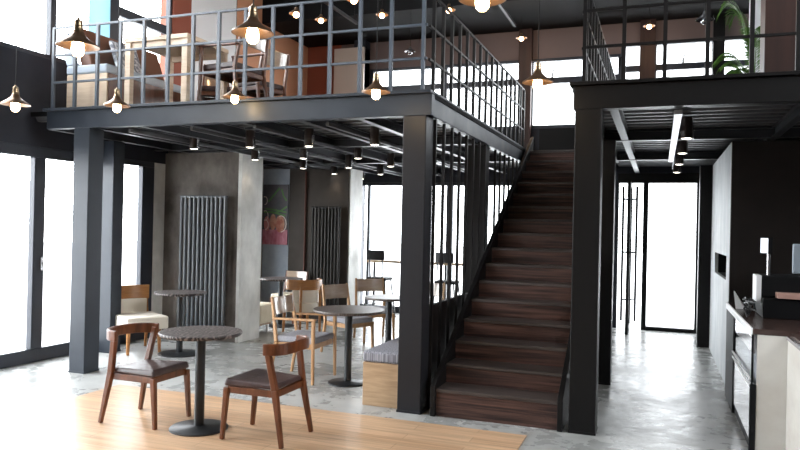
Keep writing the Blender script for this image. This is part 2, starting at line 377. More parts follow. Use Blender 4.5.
w5 = panes('window_5', 'x', YB, [(-5.1,-3.75),(-3.66,-2.36),(-2.10,-.70)], 3.40, 4.50, 4.55, 3.34, (-5.18, -.66))
w8 = panes('window_7', 'x', YB, [(-.62,-.36),(-.10,.72),(.90,2.35)], 3.40, 4.66, 4.70, 3.34, (-.66, 2.4))
MB().box(-.62, 2.35, YB+.01, YB+.08, 4.24, 4.34).build('transom', M['frame'], w8)
tr = MB()
for a, b in [(-5.1,-3.75),(-3.66,-2.36),(-2.10,-.70)]: tr.box(a, b, YB+.02, YB+.11, 4.12, 4.22)
tr.build('transom', M['frame'], w5)
for x in (-1.78, -.68, .30):
    zz = 4.20 if x < -1 else 4.33
    MB().bar((x, YB, zz), (x, YB, zz+.07), .03, .02).bar((x, YB, zz+.06), (x+.03, YB-.02, zz+.16), .018, .018).build('window_latch', M['steel_blk_shade'], w5 if x < -1 else w8)
struct('trim_2', MB().box(-5.4, -5.18, YB-.25, YB, ZT, 5.05), M['steel'])
struct('trim_3', MB().box(-2.34, -2.12, YB-.12, YB, ZT, 5.05).box(-.36, -.12, YB-.12, YB, ZT, 5.05), M['brownpost'])
struct('trim_4', MB().box(.73, .90, YB-.12, YB, ZT, 5.05), M['steel_blk_shade'])
w7 = panes('window_added_alcove', 'y', XL, [(8.75,9.75)], .40, 2.28, 2.35, .35, (8.7, 10.35))  # unseen window added to bring daylight into the alcove
w9 = panes('window_added_right', 'y', 4.28, [(.6,2.6),(2.7,4.8)], 3.55, 5.85, 5.9, 3.5, (.5, 4.9))  # unseen window added to brighten the white and ochre walls upstairs
# door at the end of the corridor
d1 = empty('door_1'); d1['kind'] = 'structure'
MB().box(-.26, -.18, YB-.04, YB+.08, 0, 2.40).box(.545, .60, YB-.04, YB+.08, 0, 2.40).box(-.66, .60, YB-.04, YB+.08, 2.40, 2.56).box(-.66,-.64,YB-.04,YB+.08,0,2.4).box(-.18,.545,YB-.04,YB+.08,0,.06).build('door_frame', M['steel_blk_shade'], d1, bevel=.006)
MB().box(-.18, .545, YB+.02, YB+.03, .06, 2.40).build('pane', M['glass'], d1)
dl = empty('door_2', (-.45, 11.30, 0), 0); dl['kind'] = 'structure'
lf = MB().box(-.025, .025, 0, .06, 0.01, 2.38).box(-.025, .025, .72, .78, 0.01, 2.38).box(-.025, .025, .06, .72, .01, .10).box(-.025, .025, .06, .72, 2.30, 2.38)
lf.build('door_leaf', M['steel_blk_shade'], dl, bevel=.004)
MB().box(-.004, .004, .06, .72, .1, 2.3).build('pane', M['glass'], dl)
for sx in (-.085, .115):
    h = MB().tube([(sx, .03, .22), (sx, .03, 2.30)], .019, 10)
    for z in (.55, 1.28, 2.10): h.tube([(0, .03, z), (sx, .03, z)], .014, 8)
    h.build('pull_handle', M['steel_blk_shade'], dl, smooth=True)

# ------------------------------------------------------------ steel columns
def column(x, y, w_, z1, label, mt='steel', base=True):
    e = empty('steel_column', (x, y, 0), 0, label, 'column', 'steel columns carrying the mezzanine')
    h = w_/2
    MB().box(-h, h, -h, h, 0, z1).build('shaft', M[mt], e, bevel=.006)
    if base: MB().box(-h-.004, h+.004, -h-.004, h+.004, 0, .02).build('base_plate', M[mt], e)
    return e
column(-5.663, 5.65+.1, .205, ZB, 'blue-grey steel column carrying the left corner of the mezzanine, nearest the windows')
column(-1.99, 5.65+.105, .21, ZB, 'dark steel column at the foot of the stairs, left of the first step', 'steel_shaded')
column(-.543, 5.65+.1, .205, ZB, 'shade-darkened steel column right of the stairs, the nearest one beside the corridor', 'steel_blk_shade')
column(-.545, 7.66, .19, ZB, 'shade-darkened steel column behind the nearest column right of the stairs', 'steel_blk_shade')
column(-2.005, 7.97, .215, ZB, 'dark steel column halfway up the stairs between the balusters', 'steel_blk_shade')
column(.615, 10.76, .19, ZB, 'shade-darkened steel column beside the white pillar near the corridor door', 'steel_blk_shade')
column(-6.25, 6.74, .18, ZB, 'slim blue-grey steel column standing against the left windows')

# ------------------------------------------------------------ mezzanine
def mezz(name, x0, x1, label, fx0, side, joists, mt):
    e = empty(name, (0,0,0), 0, label, 'mezzanine')
    MB().box(x0, x1, 5.745, YB-.01, 2.715, ZT-.002).build('floor_slab', M['ceil'], e)
    d = MB()   # corrugated sheet under the slab: ribs run along X
    y = 5.78
    while y < YB-.1:
        d.hexa([(x0+.03, y, 2.715), (x1-.03, y, 2.715), (x1-.03, y+.11, 2.715), (x0+.03, y+.11, 2.715),
                (x0+.03, y+.025, 2.668), (x1-.03, y+.025, 2.668), (x1-.03, y+.085, 2.668), (x0+.03, y+.085, 2.668)]); y += .2
    d.build('corrugated_deck', M['deck'], e)
    f_ = MB().box(fx0, x1, 5.65, 5.74, ZB, ZT-.025)
    f_.build('front_beam', M[mt], e, bevel=.004)
    MB().box(fx0-.03, x1+.0, 5.62, 5.78, ZT-.022, ZT+.004).build('edge_plate', M[mt], e, bevel=.003)
    for x in joists:
        j = MB().box(x-.035, x+.035, 5.75, YB-.02, ZB+.005, ZB+.014).box(x-.004, x+.004, 5.75, YB-.02, ZB+.014, 2.66).box(x-.035, x+.035, 5.75, YB-.02, 2.655, 2.664)
        j.build('joist', M['joist'], e)
    for y in (7.75, 9.85):
        j = MB().box(x0+.02, x1-.02, y-.05, y+.05, ZB-.001, ZB+.011).box(x0+.02, x1-.02, y-.012, y+.012, ZB+.01, 2.66).box(x0+.02, x1-.02, y-.05, y+.05, 2.65, 2.662)
        j.build('cross_beam', M['joist'], e)
    s = MB().box(side-.045, side+.045, 5.745, 10.2, ZB, ZT-.02)
    s.build('side_beam', M[mt], e, bevel=.004)
    MB().box(side-.06, side+.06, 5.785, 10.2, ZT-.018, ZT+.003).build('side_edge_plate', M[mt], e, bevel=.003)
    return e
M['track'] = mat('silver_track', (.34,.35,.38), .35, .4, .5)
M['joist'] = mat('primed_steel_joist', (.035,.037,.042), .42, .2, .5)
jl = [-6.2+.0, -5.6, -4.98, -4.41, -3.79, -3.16, -2.56]
mezz('mezzanine', -6.485, -1.84, 'dark steel mezzanine deck over the cafe tables, left of the stairs', -6.15, -1.895, jl, 'steel')
mezz('mezzanine', -.68, 4.18, 'dark steel mezzanine deck over the corridor and counter, right of the stairs', -.66, -.60, [-.36, 1.05, 1.8, 2.5], 'steel_blk_shade')
ld = empty('stair_landing', (0,0,0), 0, 'dark landing at the top of the wooden stairs', 'landing')
MB().box(-1.83, -.70, 10.24, YB-.01, 2.62, ZT-.004).build('landing_slab', M['treadwood'], ld)
MB().box(-1.83, -.70, 11.2, 11.24, ZT, 3.21).build('parapet', M['steel_blk_shade'], ld)

# lighting tracks under the mezzanine + spotlights
SPOTS = {-5.10: [6.77, 8.08, 9.42, 10.5, 11.66], -4.33: [6.75, 8.0, 9.4, 10.65], -3.6: [6.77, 8.09, 9.24], -2.82: [6.76], .21: [6.79, 8.06, 9.36, 10.6]}
names = {-5.10: 'leftmost', -4.33: 'second', -3.6: 'third', -2.82: 'fourth', .21: 'corridor'}
for x, ys in SPOTS.items():
    y1 = 10.5 if x in (-5.10,) else 11.9
    lab = 'white lighting track running along the corridor ceiling' if x > 0 else 'metal lighting conduit under the mezzanine, %s from the windows' % {-5.10:'first', -4.33:'second', -3.6:'third', -2.82:'fourth'}[x]
    t = empty('lighting_track', (0,0,0), 0, lab, 'lighting track', 'lighting tracks under the mezzanine')
    w_ = .06 if x > 0 else .03
    MB().box(x-.062-w_, x-.062, 5.80, 9.7 if x > 0 else y1, 2.515, 2.55).build('track_rail', M['track'] if x > 0 else M['deck'], t, bevel=.003)
    if x > 0: MB().box(x-.06, x-.05, 9.7, 10.9, 2.52, 2.55).build('track_end', M['deck'], t)
def make_spot():
    e = empty('ceiling_spotlight', (0,0,0), 0, 'x', 'spotlight')
    hs = MB().lathe((0,0,0), [(.0,.19),(.05,.19),(.05,0),(.044,0),(.044,.02),(0,.02)], 20).build('housing', M['spot_body'], e, smooth=True)
    MB().lathe((0,0,0), [(0,-.004),(.030,-.003),(.043,.001),(.043,.018),(0,.018)], 20).build('lens', M['spotlens'], hs)
    MB().box(-.06, -.045, -.006, .006, .06, .12).build('bracket', M['spot_body'], e)
    MB().box(.052, .056, -.02, .02, .0, .12).build('bracket_arm', M['chrome'], e)
    return e
M['spot_body'] = mat('dark_bronze_enamel', (.030,.020,.017), .4, 0, .5)
spot0 = make_spot(); first = True
ordn = ['nearest the camera', 'second from the camera', 'third from the camera', 'fourth from the camera', 'farthest from the camera']
for x, ys in SPOTS.items():
    for i, y in enumerate(ys):
        s = spot0 if first else copy_tree(spot0); first = False
        row = 'on the corridor track' if x > 0 else 'on the %s track from the windows' % {-5.10:'first', -4.33:'second', -3.6:'third', -2.82:'fourth'}[x]
        place(s, (x, y, 2.45), 0, 'dark cylinder spotlight %s, %s' % (row, ordn[i]), 'cylinder spotlights under the mezzanine')
        l = bpy.data.lights.new('spot_glow', 'SPOT'); l.energy = 4; l.spot_size = 1.6; l.spot_blend = .6; l.color = (1,.82,.6); l.shadow_soft_size = .04
        lo = bpy.data.objects.new('spot_glow', l); lo.location = (x, y, 2.44); col.objects.link(lo)

# ------------------------------------------------------------ railings
RZ = [3.051, 3.34, 3.634]
def railing(label, p0, p1, ts, mt, axis, top_in=None, s=.030):
    e = empty('railing', (0,0,0), 0, label, 'railing', 'steel railings of the mezzanine')
    a, b = V(p0), V(p1); L = (b-a).length; d = (b-a)/L
    for t in ts:
        p = a + d*t
        q = MB().box(p.x-s/2, p.x+s/2, p.y-s/2, p.y+s/2, ZT+.006, RZ[2]-.012)
        q = q.build('post', M[mt], e)
        MB().box(p.x-.035, p.x+.035, p.y-.03, p.y+.03, ZT+.004, ZT+.012).build('foot_plate', M[mt], q)
    for z in RZ:
        MB().bar(a + V((0,0,z)), b + V((0,0,z)), .022, .022, up=(0,0,1)).build('rail', M[mt], e, bevel=.002)
    return e
railing('blue-grey grid railing along the front of the left mezzanine', (-6.115, 5.68, 0), (-1.90, 5.68, 0), [.015+.2975*i for i in range(15)]+[], 'rail', 'x')
railing('shade-darkened grid railing along the left side above the stairs', (-1.895, 5.725, 0), (-1.895, 10.15, 0), [.12+.281*i for i in range(15)]+[4.2, 4.44], 'rail_blk_shade', 'y', s=.03)
railing('shade-darkened grid railing along the front of the right mezzanine', (-.60, 5.68, 0), (4.15, 5.68, 0), [.015+.298*i for i in range(16)], 'rail_blk_shade', 'x')
railing('shade-darkened grid railing along the right side above the stairs', (-.60, 5.70, 0), (-.60, 10.15, 0), [.25+.281*i for i in range(15)], 'rail_blk_shade', 'y')

# ------------------------------------------------------------ staircase
st = empty('staircase', (-1.24, 5.65, 0), 0, 'dark brown wooden staircase with steel stringers rising to the mezzanine', 'staircase')
SX0, SX1 = -1.745, -.735
def sx(v): return v+1.24
g_, r_ = .283, .165
N = 16
for k in range(1, N+1):
    zt = .235 + r_*(k-1); zb = 0.004 if k == 1 else .235 + r_*(k-2)
    y = g_*(k-1)
    zt = min(zt, ZT-.003)
    MB().box(sx(SX0), sx(SX1), y+.012, y+.035, zb, zt-.028).build('riser', M['stairwood'], st)
    MB().box(sx(SX0), sx(SX1), y, y+g_+.03, zt-.028, zt).build('tread', M['treadwood'], st, bevel=.004)
def stringer(x0, x1):
    yb, ye = -.02, g_*N+.02
    sl = r_/g_
    top = lambda y: .235 + .035 + sl*y + .03
    P = [(x0, yb, 0.003), (x0, yb, top(yb)-.03), (x0, ye, min(top(ye), 3.2)), (x0, ye, top(ye)-.42), (x0, .45, 0.003)]
    return MB().poly(P, (x1-x0, 0, 0))
stringer(sx(-1.79), sx(-1.747)).build('stringer', M['steel_blk_shade'], st, bevel=.004)
stringer(sx(-.733), sx(-.69)).build('stringer', M['steel_blk_shade'], st, bevel=.004)
# full-height balusters between stairs and cafe
bs = empty('baluster_screen', (-1.84, 5.65, 0), 0, 'row of black vertical bars between the stairs and the cafe tables', 'screen')
y = 5.89
ys_ = []
while y < 10.1:
    if not (7.80 < y < 8.14): ys_.append(y)
    y += .268
for y in ys_:
    MB().box(-.052, -.026, y-5.65-.013, y-5.65+.013, .0, ZB-.004).build('bar', M['rail_blk_shade'], bs)

# ------------------------------------------------------------ platform of oak planks
tag(MB().box(-4.89, -.93, -3.4, 5.42, .0005, .006).build('wood_floor_platform', M['planks'], bevel=.002), 'pale oak plank platform under the front tables on the concrete floor', 'wooden floor')

# ------------------------------------------------------------ radiators
def radiator(x0, x1, y, z0, z1, n, mt, label):
    e = empty('radiator', ((x0+x1)/2, y, 0), 0, label, 'radiator', 'column radiators on the concrete walls')
    wd = (x1-x0)/n
    for i in range(n):
        xx = -(x1-x0)/2 + wd*(i+.5)
        MB().tube([(xx, 0, z0+.03), (xx, 0, z1-.03)], wd*.34, 12).build('tube', M[mt], e, smooth=True)
    W = (x1-x0)/2
    MB().box(-W, W, -.016, .016, z1-.055, z1-.02).build('top_header', M[mt], e, bevel=.012)
    MB().box(-W, W, -.016, .016, z0+.02, z0+.055).build('bottom_header', M[mt], e, bevel=.012)
    MB().box(-W+.1, -W+.14, .02, .085, z1-.2, z1-.16).box(W-.14, W-.1, .02, .085, z1-.2, z1-.16).box(-W+.1,-W+.14,.02,.085,z0+.2,z0+.24).box(W-.14,W-.1,.02,.085,z0+.2,z0+.24).build('wall_bracket', M[mt], e)
    return e
radiator(-6.15, -5.38, 7.885, .10, 1.98, 11, 'radiator', 'tall blue-grey column radiator on the wall behind the front tables')
radiator(-5.50, -4.95, 10.485, .15, 1.93, 9, 'radiator_shade', 'tall dark column radiator at the back of the alcove')
tag(MB().tube([(-5.66, 10.57, 0), (-5.66, 10.57, 2.5)], .018, 10).build('pipe', M['pipe'], smooth=True), 'thin reddish vertical pipe on the alcove wall between mural and radiator', 'pipe')

# ------------------------------------------------------------ mural
mu = empty('mural', (-6.245, 10.585, 0), 0, 'colourful painted mural of leaves and curls on the alcove wall', 'mural')
MB().box(-.245, .245, -.012, .01, 1.24, 2.28).build('mural_ground', mat('mural_dark', (.07,.075,.085), .6, c2=(.12,.11,.12)), mu)
MB().box(-.245, .245, -.014, -.0115, 1.24, 1.50).build('painted_band', mat('mural_pink', (.34,.075,.11), .6, c2=(.50,.20,.25), scale=(14,14,5)), mu)
G = mat('mural_green', (.10,.24,.07), .6); O = mat('mural_orange', (.36,.10,.06), .6, c2=(.55,.30,.20), scale=(9,9,9)); PK = mat('mural_cream', (.74,.62,.55), .6)
def stroke(pts, r_w, mt, nm):
    MB().sweep([(a, -.016, b) for a, b in pts], (0,-1,0), r_w, .0015).build(nm, mt, mu)
for pts in ([(-.14,1.98),(-.03,2.10),(.08,2.22)], [(-.20,1.86),(0,1.84),(.22,1.80)], [(-.05,1.78),(.10,1.82),(.23,1.90)], [(.12,2.20),(.16,2.08),(.22,2.0)], [(-.22,1.80),(-.05,1.80),(.2,1.74)]): stroke(pts, .014, G, 'painted_leaf')
def blob(cx, cz, rx, rz, mt, nm):
    MB().poly([(cx+rx*math.cos(2*PI*k/20), -.0145, cz+rz*math.sin(2*PI*k/20)) for k in range(20)], (0,-.002,0)).build(nm, mt, mu)
blob(-.04, 1.63, .06, .14, O, 'painted_petal'); blob(.10, 1.60, .09, .15, O, 'painted_petal'); blob(-.16, 1.60, .06, .13, mat('mural_rose', (.55,.20,.20), .6), 'painted_petal')
for cx, cz, q in ((-.20,1.74,.06), (-.19,1.58,.06), (.12,1.60,.10), (-.21,2.0,.05)):
    stroke([(cx+q*math.cos(a*.4-1.6), cz+q*1.4*math.sin(a*.4-1.6)) for a in range(0, 10)], .007, PK, 'painted_curl')

# ------------------------------------------------------------ tables
def round_table(x, y, rad, base, label, top='tabletop', pole=.038, h=.75):
    e = empty('round_table', (x, y, 0.0), 0, label, 'table', 'round pedestal tables')
    MB().lathe((0,0,0), [(0,h-.028),(rad-.012,h-.028),(rad-.002,h-.018),(rad,h-.008),(rad-.004,h),(0,h)], 48).build('tabletop', M[top], e, smooth=True)
    MB().lathe((0,0,0), [(0,h-.04),(pole+.07,h-.04),(pole+.07,h-.0285),(0,h-.0285)], 24).build('mounting_plate', M['iron'], e)
    MB().lathe((0,0,0), [(0,.012),(pole,.012),(pole,h-.04),(0,h-.04)], 24).build('pole', M['iron'], e, smooth=True)
    MB().lathe((0,0,0), [(0,.0),(base,.0),(base,.010),(base-.01,.016),(pole+.02,.022),(pole+.003,.03),(0,.03)], 40).build('base', M['iron'], e, smooth=True)
    return e
t = round_table(-3.308, 4.53, .315, .222, 'round dark marbled pedestal table on the oak platform between two walnut chairs'); t.location.z = .0065
round_table(-5.42, 7.00, .31, .25, 'round dark pedestal table in front of the blue-grey radiator')
round_table(-2.94, 6.47, .365, .20, 'round dark pedestal table next to the striped bench', 'tabletop2')
round_table(-3.04, 7.85, .30, .2, 'round pale-lit pedestal table partly behind the stair-foot column', 'tabletop2')
round_table(-5.55, 9.62, .34, .22, 'round dark pedestal table in the alcove in front of the mural')

# ------------------------------------------------------------ chairs
def wrap_chair(label, group, loc, rz):
    e = empty('dining_chair', loc, rz, label, 'chair', group)
    W = M['walnut']
    for s in (-1, 1):
        MB().bar((.245, s*.205, 0), (.215, s*.20, .385), .030, .032, .042, .042).build('leg', W, e, bevel=.006)
        MB().bar((-.265, s*.225, 0), (-.19, s*.205, .40), .030, .032, .048, .04).bar((-.19, s*.205, .40), (-.135, s*.232, .705), .048, .04, .042, .038).build('leg', W, e, bevel=.006)
    fr = MB().box(-.19, .21, -.205, -.18, .345, .395).box(-.19, .21, .18, .205, .345, .395).box(.19, .215, -.19, .19, .345, .395).box(-.20, -.175, -.19, .19, .345, .395)
    fr.build('seat_frame', W, e, bevel=.004)
    c = MB().hexa([(-.195,-.198,.397),(.235,-.222,.397),(.235,.222,.397),(-.195,.198,.397),(-.19,-.19,.437),(.225,-.214,.452),(.225,.214,.452),(-.19,.19,.437)])
    c.build('seat', M['leather'], e, bevel=.018, seg=4)
    pts = []; hh = []
    n = 22
    for i in range(n+1):
        a = -1 + 2*i/n
        yy = .245*math.sin(a*PI/2) if abs(a) < 1 else .245*a
        xx = -.275 + .165*(abs(a)**2.6)
        pts.append((xx, yy, .702 - .010*abs(a))); hh.append(.042)
    MB().sweep(pts, (0,0,1), .012, hh).build('backrest', W, e, bevel=.008, seg=3)
    return e
G1 = 'walnut chairs at the front table'
wrap_chair('walnut chair with brown leather seat left of the front table, facing right', G1, (-3.825, 4.56, .0065), 0.0)
wrap_chair('walnut chair with brown leather seat right of the front table, facing left', G1, (-2.745, 4.58, .0065), PI)

def panel_chair(label, loc, rz, wood='oak', seat='greyfab', arms=True, panel=None, name='dining_chair', group=None, thick=.05):
    e = empty(name, loc, rz, label, 'chair', group)
    W = M[wood]; BT = .85 if wood == 'oak' else .82
    for s in (-1, 1):
        if arms:
            MB().bar((.24, s*.255, 0), (.23, s*.245, .635), .026, .028, .034, .034).build('leg', W, e, bevel=.005)
            MB().bar((-.27, s*.235, 0), (-.20, s*.225, .40), .026, .028, .036, .034).bar((-.20, s*.225, .40), (-.275, s*.20, BT), .036, .034, .024, .024).build('leg', W, e, bevel=.005)
            MB().bar((-.235, s*.232, .632), (.255, s*.246, .645), .022, .045, up=(0,1,0)).build('armrest', W, e, bevel=.006)
        else:
            MB().bar((.23, s*.215, 0), (.215, s*.205, .40), .026, .028, .036, .036).build('leg', W, e, bevel=.005)
            MB().bar((-.26, s*.215, 0), (-.20, s*.21, .40), .026, .028, .036, .034).bar((-.20, s*.21, .40), (-.275, s*.20, BT), .036, .034, .024, .024).build('leg', W, e, bevel=.005)
    yw = .215 if arms else .195
    MB().box(-.2, .22, -yw-.01, -yw+.012, .345, .395).box(-.2, .22, yw-.012, yw+.01, .345, .395).box(.20, .225, -yw, yw, .345, .395).box(-.21, -.185, -yw, yw, .345, .395).build('seat_frame', W, e, bevel=.004)
    MB().box(-.20, .235, -yw-.01, yw+.01, .397, .397+thick+.015).build('seat', M[seat], e, bevel=.02, seg=4)
    pts = []; n = 12
    for i in range(n+1):
        a = -1 + 2*i/n; pts.append((-.272 + .022*a*a, a*.19, BT-.10))
    ups = [(-.16, 0, 1)]*(n+1)
    MB().sweep(pts, ups, .009, .09).build('backrest', M[panel or 'glosspanel'], e, bevel=.006)
    return e
a0 = panel_chair('oak armchair with grey seat left of the round table beside the striped bench', (-3.45, 6.48, 0), 0, arms=True, group='oak and grey chairs under the mezzanine')
panel_chair('oak chair with grey seat behind the round table beside the striped bench', (-3.64, 8.0, 0), math.radians(-24), arms=False, group='oak and grey chairs under the mezzanine')
panel_chair('oak chair with grey seat between the rear table and the back window, left one', (-3.72, 9.05, 0), math.radians(-50), arms=False, group='oak and grey chairs under the mezzanine')
panel_chair('oak chair with grey seat half hidden by the stair-foot column, by the rear table', (-2.95, 8.85, 0), math.radians(-95), arms=False, group='oak and grey chairs under the mezzanine')

# cream chair with plywood band by the windows
cc = empty('lounge_chair', (-6.0, 6.93, 0), math.radians(-30), 'cream upholstered chair with orange-brown wooden back by the left windows', 'chair', 'cream seats with bent wooden backs')
for s in (-1, 1):
    MB().bar((.25, s*.19, 0), (.23, s*.18, .30), .03, .03, .04, .04).build('leg', M['bentply'], cc, bevel=.005)
    MB().bar((-.27, s*.20, 0), (-.22, s*.20, .32), .03, .03, .04, .035).bar((-.22, s*.20, .32), (-.26, s*.195, .74), .04, .035, .03, .028).build('leg', M['bentply'], cc, bevel=.005)
MB().box(-.22, .26, -.20, .20, .27, .31).build('seat_frame', M['bentply'], cc, bevel=.005)
MB().box(-.20, .38, -.25, .25, .30, .455).build('seat', M['creamwhite'], cc, bevel=.025, seg=3)
MB().sweep([(-.285+.05*(a*a), a*.225, .70) for a in [-1+2*i/14 for i in range(15)]], [(-.12,0,1)]*15, .011, .088).build('backrest', M['bentply'], cc, bevel=.008)
MB().sweep([(-.268+.05*(a*a), a*.19, .53) for a in [-1+2*i/10 for i in range(11)]], [(-.12,0,1)]*11, .02, .09).build('back_cushion', M['creamwhite'], cc, bevel=.012)

# tub chair of bent plywood in the alcove
tc_ = empty('lounge_chair', (-4.93, 9.2, 0), math.radians(150), 'tub chair of bent orange plywood with a cream seat in the alcove', 'chair', 'cream seats with bent wooden backs')
n = 20
MB().sweep([(-.25*math.cos(a*1.75), .27*math.sin(a*1.75), .72) for a in [-1+2*i/n for i in range(n+1)]], (0,0,1), .011, .075).build('backrest', M['bentply'], tc_, bevel=.008)
for s in (-1, 1):
    MB().bar((.20, s*.21, 0), (.19, s*.20, .32), .028, .028, .036, .036).build('leg', M['bentply'], tc_, bevel=.005)
    MB().bar((-.20, s*.17, 0), (-.20, s*.165, .70), .028, .028, .036, .036).build('leg', M['bentply'], tc_, bevel=.005)
MB().lathe((0,0,0), [(0,.32),(.24,.32),(.25,.36),(.24,.45),(.20,.47),(0,.47)], 28).build('seat', M['creamwhite'], tc_, smooth=True)
MB().sweep([(-.20*math.cos(a*1.3), .22*math.sin(a*1.3), .55) for a in [-1+2*i/n for i in range(n+1)]], (0,0,1), .02, .09).build('back_cushion', M['creamwhite'], tc_, bevel=.01)

# cream sofa in the alcove
so = empty('sofa', (-5.60, 8.86, 0), 0, 'low cream upholstered sofa bench in the alcove behind the concrete pillar', 'sofa')
MB().box(-.55, .30, -.24, .22, .16, .43).build('seat', M['cream'], so, bevel=.03, seg=3)
MB().box(-.53, .22, -.22, .20, .12, .16).build('base_frame', M['boxoak'], so)
for x in (-.48, .18):
    for yy in (-.19, .16): MB().bar((x, yy, 0), (x, yy, .12), .03, .03).build('leg', M['white'], so)

# chair on far side of alcove table
panel_chair('dark wooden chair behind the alcove table, next to the tub chair', (-5.70, 10.14, 0), math.radians(-90), wood='walnut_d', seat='cream', arms=False)

# ------------------------------------------------------------ striped bench with panel back
bn = empty('bench', (-2.21, 5.74, 0), 0, 'light oak box bench with grey striped cushion beside the stair-foot column', 'bench')
MB().box(-.25, .11, .0, 1.55, 0.0, .385).build('box', M['boxoak'], bn, bevel=.004)
MB().box(-.255, .105, -.005, 1.55, .387, .485).build('cushion', M['stripefab'], bn, bevel=.025, seg=4)
MB().box(.23, .27, .25, 1.75, .0, .89).build('back_panel', M['darkwall'], bn, bevel=.003)

# ------------------------------------------------------------ window bar and stools
wbq = empty('bar_counter', (-3.5, 11.75, 0), 0, 'narrow wooden bar shelf along the back window', 'bar counter')
MB().box(-1.45, 1.6, -.15, .15, .945, .985).build('shelf', M['boxoak'], wbq, bevel=.004)
for x in (-1.35, 0, 1.5): MB().bar((x, 0, 0), (x, 0, .945), .04, .04).build('leg', M['iron'], wbq)
def stool(label, x, y, rz=0):
    e = empty('bar_stool', (x, y, 0), rz, label, 'bar stool', 'black bar stools at the back window')
    MB().box(-.18, .18, -.17, .17, .66, .71).build('seat', M['black'], e, bevel=.015)
    MB().sweep([(a*.155, -.19-.03*(1-a*a), 1.10) for a in [-1+2*i/8 for i in range(9)]], (0,0,1), .015, .085).build('backrest', M['iron'], e, bevel=.01)
    for s in (-1, 1):
        MB().bar((s*.11, -.16, .70), (s*.12, -.205, 1.1), .02, .02).build('back_post', M['iron'], e)
        for t in (-1, 1): MB().bar((s*.22, t*.21, 0), (s*.15, t*.14, .66), .024, .024).build('leg', M['iron'], e)
    MB().bar((-.2, -.19, .22), (.2, -.19, .22), .018, .018).bar((-.2, .19, .22), (.2, .19, .22), .018, .018).bar((-.2,-.19,.22),(-.2,.19,.22),.018,.018,up=(0,0,1)).bar((.2,-.19,.22),(.2,.19,.22),.018,.018,up=(0,0,1)).build('footrest', M['iron'], e)
    return e
stool('black bar stool at the back window, left of the stair-foot column', -4.56, 11.30)
stool('black bar stool at the back window seen through the stair bars', -3.32, 11.25)

# ------------------------------------------------------------ pendant lamps
def pendant(label, x, y, z, ztop, s=1.0):
    e = empty('pendant_lamp', (x, y, z), 0, label, 'pendant lamp', 'bronze cone pendant lamps')
    MB().lathe((0,0,0), [(.022,.085),(.026,.075),(.034,.055),(.060,.03),(.112,-.005),(.115,-.012),(.112,-.012),(.058,.022),(.032,.045),(.022,.060)], 36).build('shade', M['brass'], e, smooth=True)
    sk = MB().lathe((0,0,0), [(0,.150),(.006,.150),(.010,.138),(.021,.134),(.023,.128),(.023,.105),(.020,.102),(.026,.098),(.026,.078),(.030,.072),(.018,.065),(.016,.03),(0,.03)], 20).build('socket', M['brass_in'], e, smooth=True)
    b = MB().lathe((0,0,0), [(.0,.045),(.016,.045),(.022,.025),(.032,.0),(.035,-.03),(.031,-.052),(.018,-.066),(0,-.070)], 20).build('bulb', M['bulb'], sk, smooth=True)
    MB().tube([(0,0,.15), (0,0,ztop-z)], .0035, 6).build('cord', M['steel_blk_shade'], e)
    l = bpy.data.lights.new('lamp_glow', 'POINT'); l.energy = 2; l.color = (1,.72,.42); l.shadow_soft_size = .033
    lo = bpy.data.objects.new('lamp_glow', l); lo.location = (x, y, z-.10); col.objects.link(lo)
    return e
PEND = [(-4.98,4.26,2.53,'bronze cone pendant lamp at the far left in front of the dark wall'),
        (-3.08,3.03,2.57,'large near bronze pendant lamp at the left end of the railing'),
        (-4.52,4.90,2.61,'bronze cone pendant lamp over the left end of the front beam'),
        (-2.11,3.29,2.64,'large near bronze pendant lamp in front of the stacked upstairs chairs'),
        (-3.69,5.48,2.755,'bronze cone pendant lamp at the beam under the upstairs chairs'),
        (-2.13,5.11,2.66,'bronze cone pendant lamp just left of the stair-foot column'),
        (-.82,3.27,2.70,'largest near bronze pendant lamp hanging above the staircase'),
        (-.87,5.20,2.69,'bronze cone pendant lamp hanging right over the stairs near the right beam')]
for x, y, z, lb in PEND: pendant(lb, x, y, z+.012, 6.3)
# small lamps upstairs
def small_lamp(label, x, y, z, ztop, lit=True, group='small lamps hanging upstairs'):
    e = empty('small_pendant_lamp', (x, y, z), 0, label, 'pendant lamp', group)
    MB().lathe((0,0,0), [(.018,.08),(.025,.055),(.083,.012),(.088,.0),(.083,.004),(.025,.045),(.013,.062)], 24).build('shade', M['brass' if lit else 'chrome'], e, smooth=True)
    MB().lathe((0,0,0), [(0,.04),(.018,.03),(.038,.0),(.038,-.018),(.024,-.038),(0,-.046)], 16).build('bulb', M['bulb_s' if lit else 'chrome'], e, smooth=True)
    MB().tube([(0,0,.08), (0,0,ztop-z)], .004, 6).build('cord', M['steel_blk_shade'], e)
    if lit:
        l = bpy.data.lights.new('lamp_glow', 'POINT'); l.energy = 4; l.color = (1,.62,.32); l.shadow_soft_size = .045
        lo = bpy.data.objects.new('lamp_glow', l); lo.location = (x, y, z-.09); col.objects.link(lo)
